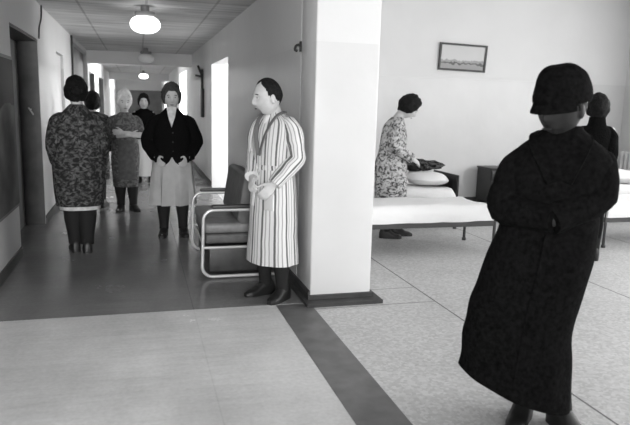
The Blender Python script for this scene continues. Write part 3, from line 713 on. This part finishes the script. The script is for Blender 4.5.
sleeve(g, S['ls'], S['le'], S['lw'], .085, .075, .062); sleeve(g, S['rs'], S['re'], S['rw'], .085, .075, .062)
g.build('gown', M_FLORAL, wl)
loft([(.43, 0, 0, .19, .15), (.5, 0, 0, .2, .16), (.6, 0, 0, .2, .16)], k=5, fold=.02, seed=3).build('petticoat', M_SCARF, wl)
bn = MB().ball((0, .10, 1.565), (.055, .045, .05))
bn.xform(lambda v: v+Vector((1, 1, 1))*noise.noise(v*40)*.012).build('hair_bun', M_HAIR, wl)
# --- person hidden behind her -------------------------------------------------------------------
sp_h = dict(hd=(.0, -.01, 1.45), nk=(0, .02, 1.31), ls=(.16, 0, 1.26), rs=(-.16, 0, 1.26), le=(.2, .02, 1.0), re=(-.2, .02, 1.0), lw=(.19, -.05, .8), rw=(-.19, -.05, .8), lh=(.08, 0, .8), rh=(-.08, 0, .8), lk=(.08, -.02, .44), rk=(-.08, -.02, .44), waist=(0, 0, 1.0), voxel=.011)
wh, S, T = person('dark haired person mostly hidden behind the woman in the floral gown', (-.6, 9.2), A(176), sp_h, hair='full')
g = loft([(.40, 0, 0, .2, .16), (.7, 0, 0, .2, .16), (.95, 0, 0, .19, .15), (1.15, 0, 0, .2, .14), (1.26, 0, 0, .17, .11), (1.33, 0, .01, .07, .07)], k=5, seed=5)
sleeve(g, S['ls'], S['le'], S['lw'], .075, .065, .055); sleeve(g, S['rs'], S['re'], S['rw'], .075, .065, .055)
g.build('gown', M_FLORAL, wh)
# --- woman with folded arms ----------------------------------------------------------------------------
sp_f = dict(hd=(.0, -.03, 1.47), hpitch=A(6), nk=(0, .01, 1.32), ls=(.155, 0, 1.26), rs=(-.155, 0, 1.26), le=(.195, -.03, 1.04), re=(-.195, -.03, 1.02), lw=(-.04, -.185, 1.07), rw=(.05, -.20, 1.04), lpn=(0, .8, -.2), rpn=(0, .8, -.2),
            lh=(.08, 0, .8), rh=(-.08, 0, .8), lk=(.08, -.02, .43), rk=(-.08, -.02, .43), la=(.09, .0, .08), ra=(-.07, .03, .08), waist=(0, 0, 1.0), voxel=.009, curl=.3)
wf, S, T = person('woman with folded arms and pale headscarf in a grey patterned dress', (-.18, 8.85), A(8), sp_f, hair='short', legr=1.25)
g = loft([(.34, 0, 0, .165, .14), (.5, 0, 0, .175, .15), (.7, 0, 0, .185, .155), (.88, 0, 0, .18, .145), (1.0, 0, 0, .165, .13), (1.12, 0, -.01, .175, .14), (1.22, 0, 0, .17, .12), (1.28, 0, .005, .13, .09), (1.335, 0, .01, .06, .06)], k=6, fold=.03, seed=2.2)
sleeve(g, S['ls'], S['le'], V3(S['le'])+(V3(S['lw'])-V3(S['le']))*.35, .07, .06, .055); sleeve(g, S['rs'], S['re'], V3(S['re'])+(V3(S['rw'])-V3(S['re']))*.35, .07, .06, .055)
g.build('dress', M_FLORAL3, wf)
hs = hair_mesh(Matrix.Translation((0, .012, .028)) @ T, 'scarf'); hs.build('headscarf', M_SCARF, wf)
ap = loft([(.45, 0, -.012, .15, .15), (.7, 0, -.012, .16, .155), (.97, 0, -.012, .15, .135)], k=6, fold=.02, seed=2.2)
ap.build('apron', M_GREYC, wf)
# --- far person ------------------------------------------------------------------------------------------
sp_d = dict(hd=(.0, -.01, 1.47), nk=(0, .02, 1.33), ls=(.15, 0, 1.28), rs=(-.15, 0, 1.28), le=(.19, .02, 1.03), re=(-.19, .02, 1.03), lw=(.19, -.05, .82), rw=(-.19, -.05, .82), voxel=.011, lh=(.08, 0, .82), rh=(-.08, 0, .82))
wd, S, T = person('distant person in a dark jacket over a long white coat, beyond the headscarf woman', (.10, 12), A(0), sp_d, hair='full')
loft([(.12, 0, 0, .17, .14), (.5, 0, 0, .16, .13), (.9, 0, 0, .15, .12), (1.05, 0, 0, .14, .11)], k=6, fold=.03).build('long_coat', M_WHITE, wd)
g = loft([(.98, 0, 0, .165, .135), (1.1, 0, 0, .165, .13), (1.22, 0, 0, .17, .12), (1.3, 0, .01, .13, .09), (1.35, 0, .015, .06, .06)], k=6, fold=.02)
sleeve(g, S['ls'], S['le'], S['lw'], .065, .055, .05); sleeve(g, S['rs'], S['re'], S['rw'], .065, .055, .05)
g.build('jacket', M_CARD, wd)
# --- woman by the beds: stands in profile, head bowed to the right ------------------------------------------
sp_w = dict(hd=(0, -.15, 1.50), hpitch=A(38), nk=(0, -.035, 1.38), ls=(.16, -.01, 1.32), rs=(-.16, -.01, 1.32), le=(.2, .02, 1.06), re=(-.2, .02, 1.06), lw=(.1, -.20, .93), rw=(-.1, -.2, .93), lpn=(-.5, 0, -.7), rpn=(.5, 0, -.7),
            la=(.08, -.09, .08), ra=(-.08, .05, .08), lt=(.09, -.28, .03), rt=(-.09, -.12, .03), tw=1.0, waist=(0, .02, 1.03), curl=.4)
wb, S, T = person('woman in a light floral dress standing by the beds with bowed head', (2.80, 6.67), A(72), sp_w, hair='bob', legr=1.1)
g = loft([(.42, 0, .0, .19, .185), (.6, 0, .01, .19, .185), (.85, 0, .02, .185, .185), (1.0, 0, .01, .165, .155), (1.14, 0, 0, .175, .15), (1.26, 0, -.0, .18, .13), (1.33, 0, -.01, .15, .10), (1.385, 0, -.03, .07, .065)], k=6, fold=.03, seed=7)
sleeve(g, S['ls'], S['le'], S['lw'], .075, .065, .055); sleeve(g, S['rs'], S['re'], S['rw'], .075, .065, .055)
g.build('dress', M_FLORAL2, wb)
# --- person behind the coated figure --------------------------------------------------------------------------
sp_b = dict(hd=(0, -.02, 1.53), nk=(0, .02, 1.38), ls=(.14, 0, 1.33), rs=(-.14, 0, 1.33), le=(.16, .04, 1.06), re=(-.16, .04, 1.06), lw=(.13, -.12, .92), rw=(-.13, -.12, .92), voxel=.010, tw=.8, hpitch=A(8))
pb_, S, T = person('person in dark clothes almost hidden behind the large coated figure', (4.42, 5.34), A(150), sp_b, hair='full')
g = loft([(.24, 0, 0, .15, .13), (.5, 0, 0, .15, .125), (.8, 0, 0, .15, .12), (1.05, 0, 0, .135, .11), (1.22, 0, 0, .15, .115), (1.32, 0, .01, .14, .10), (1.37, 0, .01, .09, .085), (1.45, 0, .0, .075, .08)], k=6, fold=.03, seed=4)
sleeve(g, S['ls'], S['le'], S['lw'], .065, .058, .05); sleeve(g, S['rs'], S['re'], S['rw'], .065, .058, .05)
g.build('coat', M_CARD, pb_)
# --- the dark foreground figure ---------------------------------------------------------------------------------
sp_g = dict(hd=(.0, -.035, 1.518), hyaw=A(-32), hpitch=A(10), nk=(.02, .01, 1.39), ls=(.172, .0, 1.30), rs=(-.145, 0, 1.30), le=(.188, -.04, 1.13), re=(-.215, -.07, 1.05), lw=(.0, -.19, 1.03), rw=(.02, -.19, 1.035),
            lpn=(.1, .8, .2), rpn=(-.1, .8, -.2), lh=(.09, 0, .84), rh=(-.08, 0, .84), lk=(.06, -.02, .46), rk=(-.08, -.02, .46), la=(.125, .0, .08), ra=(-.05, .02, .08), lt=(.22, -.12, .03), rt=(-.08, -.13, .03), lhd=(-.215, .13, .03), rhd=(.185, .16, .10), waist=(0, 0, 1.05), voxel=.006, curl=.12, hs=1.2, tw=1.05)
fg, S, T = person('large silhouetted figure in a long dark coat and rounded cap, arms folded', (1.83, 2.45), A(-36.9), sp_g, hair='short', skin=M_SKIN_SHADED, legr=1.15)
def swing(v, t): return -.30*(v.x+.07)*t
g = loft([(.165, -.105, 0, .258, .20), (.34, -.105, 0, .25, .195), (.5, -.10, 0, .24, .19), (.64, -.08, 0, .235, .185), (.83, -.035, 0, .232, .175), (.99, -.01, 0, .215, .165), (1.1, .0, -.01, .205, .165), (1.2, .01, 0, .225, .16), (1.28, .018, 0, .222, .15), (1.335, .02, .005, .185, .125), (1.38, .02, .008, .13, .105), (1.415, .02, .012, .09, .088), (1.435, .02, .015, .08, .08)],
         n=72, k=5, fold=.03, fz=1.0, seed=.9, shear=swing, res=6, wr=.008)
sleeve(g, S['ls'], S['le'], S['lw'], .088, .075, .062, seg=28); sleeve(g, S['rs'], S['re'], S['rw'], .088, .075, .062, seg=28)
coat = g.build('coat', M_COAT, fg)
for s in (-1, 1):
    surf_strip([(.01+s*.075, .055, 1.41), (.01+s*.10, -.03, 1.385), (.01+s*.08, -.12, 1.32), (.02+s*.02, -.165, 1.2)], (s*.8, -.4, -.3), .07, .012, M_COAT, 'collar', coat)
surf_strip([(.0, -.178, 1.0), (-.02, -.19, .8), (-.05, -.2, .6), (-.07, -.21, .40), (-.08, -.215, .27)], (1, 0, 0), .03, .008, M_COAT, 'front_placket', coat)
# cap: dome, band, short peak
rings = []
for i in range(26):
    th = PI*i/25*.5; ring = []
    for j in range(48):
        ph = 2*PI*j/48; rr = 1
        x = .097*math.cos(th)**.6*math.sin(ph); y = -.114*math.cos(th)**.6*math.cos(ph); z = .118*math.sin(th)+.036
        v = Vector((x, y+.008, z)); v += v.normalized()*noise.noise(v*18)*.006
        ring.append(T @ v)
    rings.append(ring)
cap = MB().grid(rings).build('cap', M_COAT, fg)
rings = [[T @ Vector((rx*math.sin(2*PI*j/48), .008-ry*math.cos(2*PI*j/48), z)) for j in range(48)] for rx, ry, z in ((.078, .095, .018), (.095, .112, .017), (.100, .117, .028), (.100, .117, .05), (.092, .108, .06))]
MB().grid(rings).build('cap_band', M_COAT, cap)
pk = MB(); rings = []
for k in range(7):
    t = k/6; ring = []
    for j in range(13):
        a = A(-65+130*j/12); rr = 1+.24*t*math.cos(a*1.3)
        ring.append(T @ Vector((.096*rr*math.sin(a), .008-.112*rr*math.cos(a), .028-.03*t)))
    rings.append(ring)
top = [p for r_ in rings for p in r_]; bot = [p+Vector((0, 0, -.007)) for p in top]; n = len(top); fs = []
for i in range(6):
    for j in range(12):
        a_ = i*13+j; fs.append((a_, a_+1, a_+14, a_+13)); fs.append((n+a_, n+a_+13, n+a_+14, n+a_+1))
for i in range(6):
    for j in (0, 12): fs.append((i*13+j, (i+1)*13+j, n+(i+1)*13+j, n+i*13+j))
for j in range(12):
    for i in (0, 6): fs.append((i*13+j, i*13+j+1, n+i*13+j+1, n+i*13+j))
MB().add(top+bot, fs).build('cap_peak', M_COAT, cap)
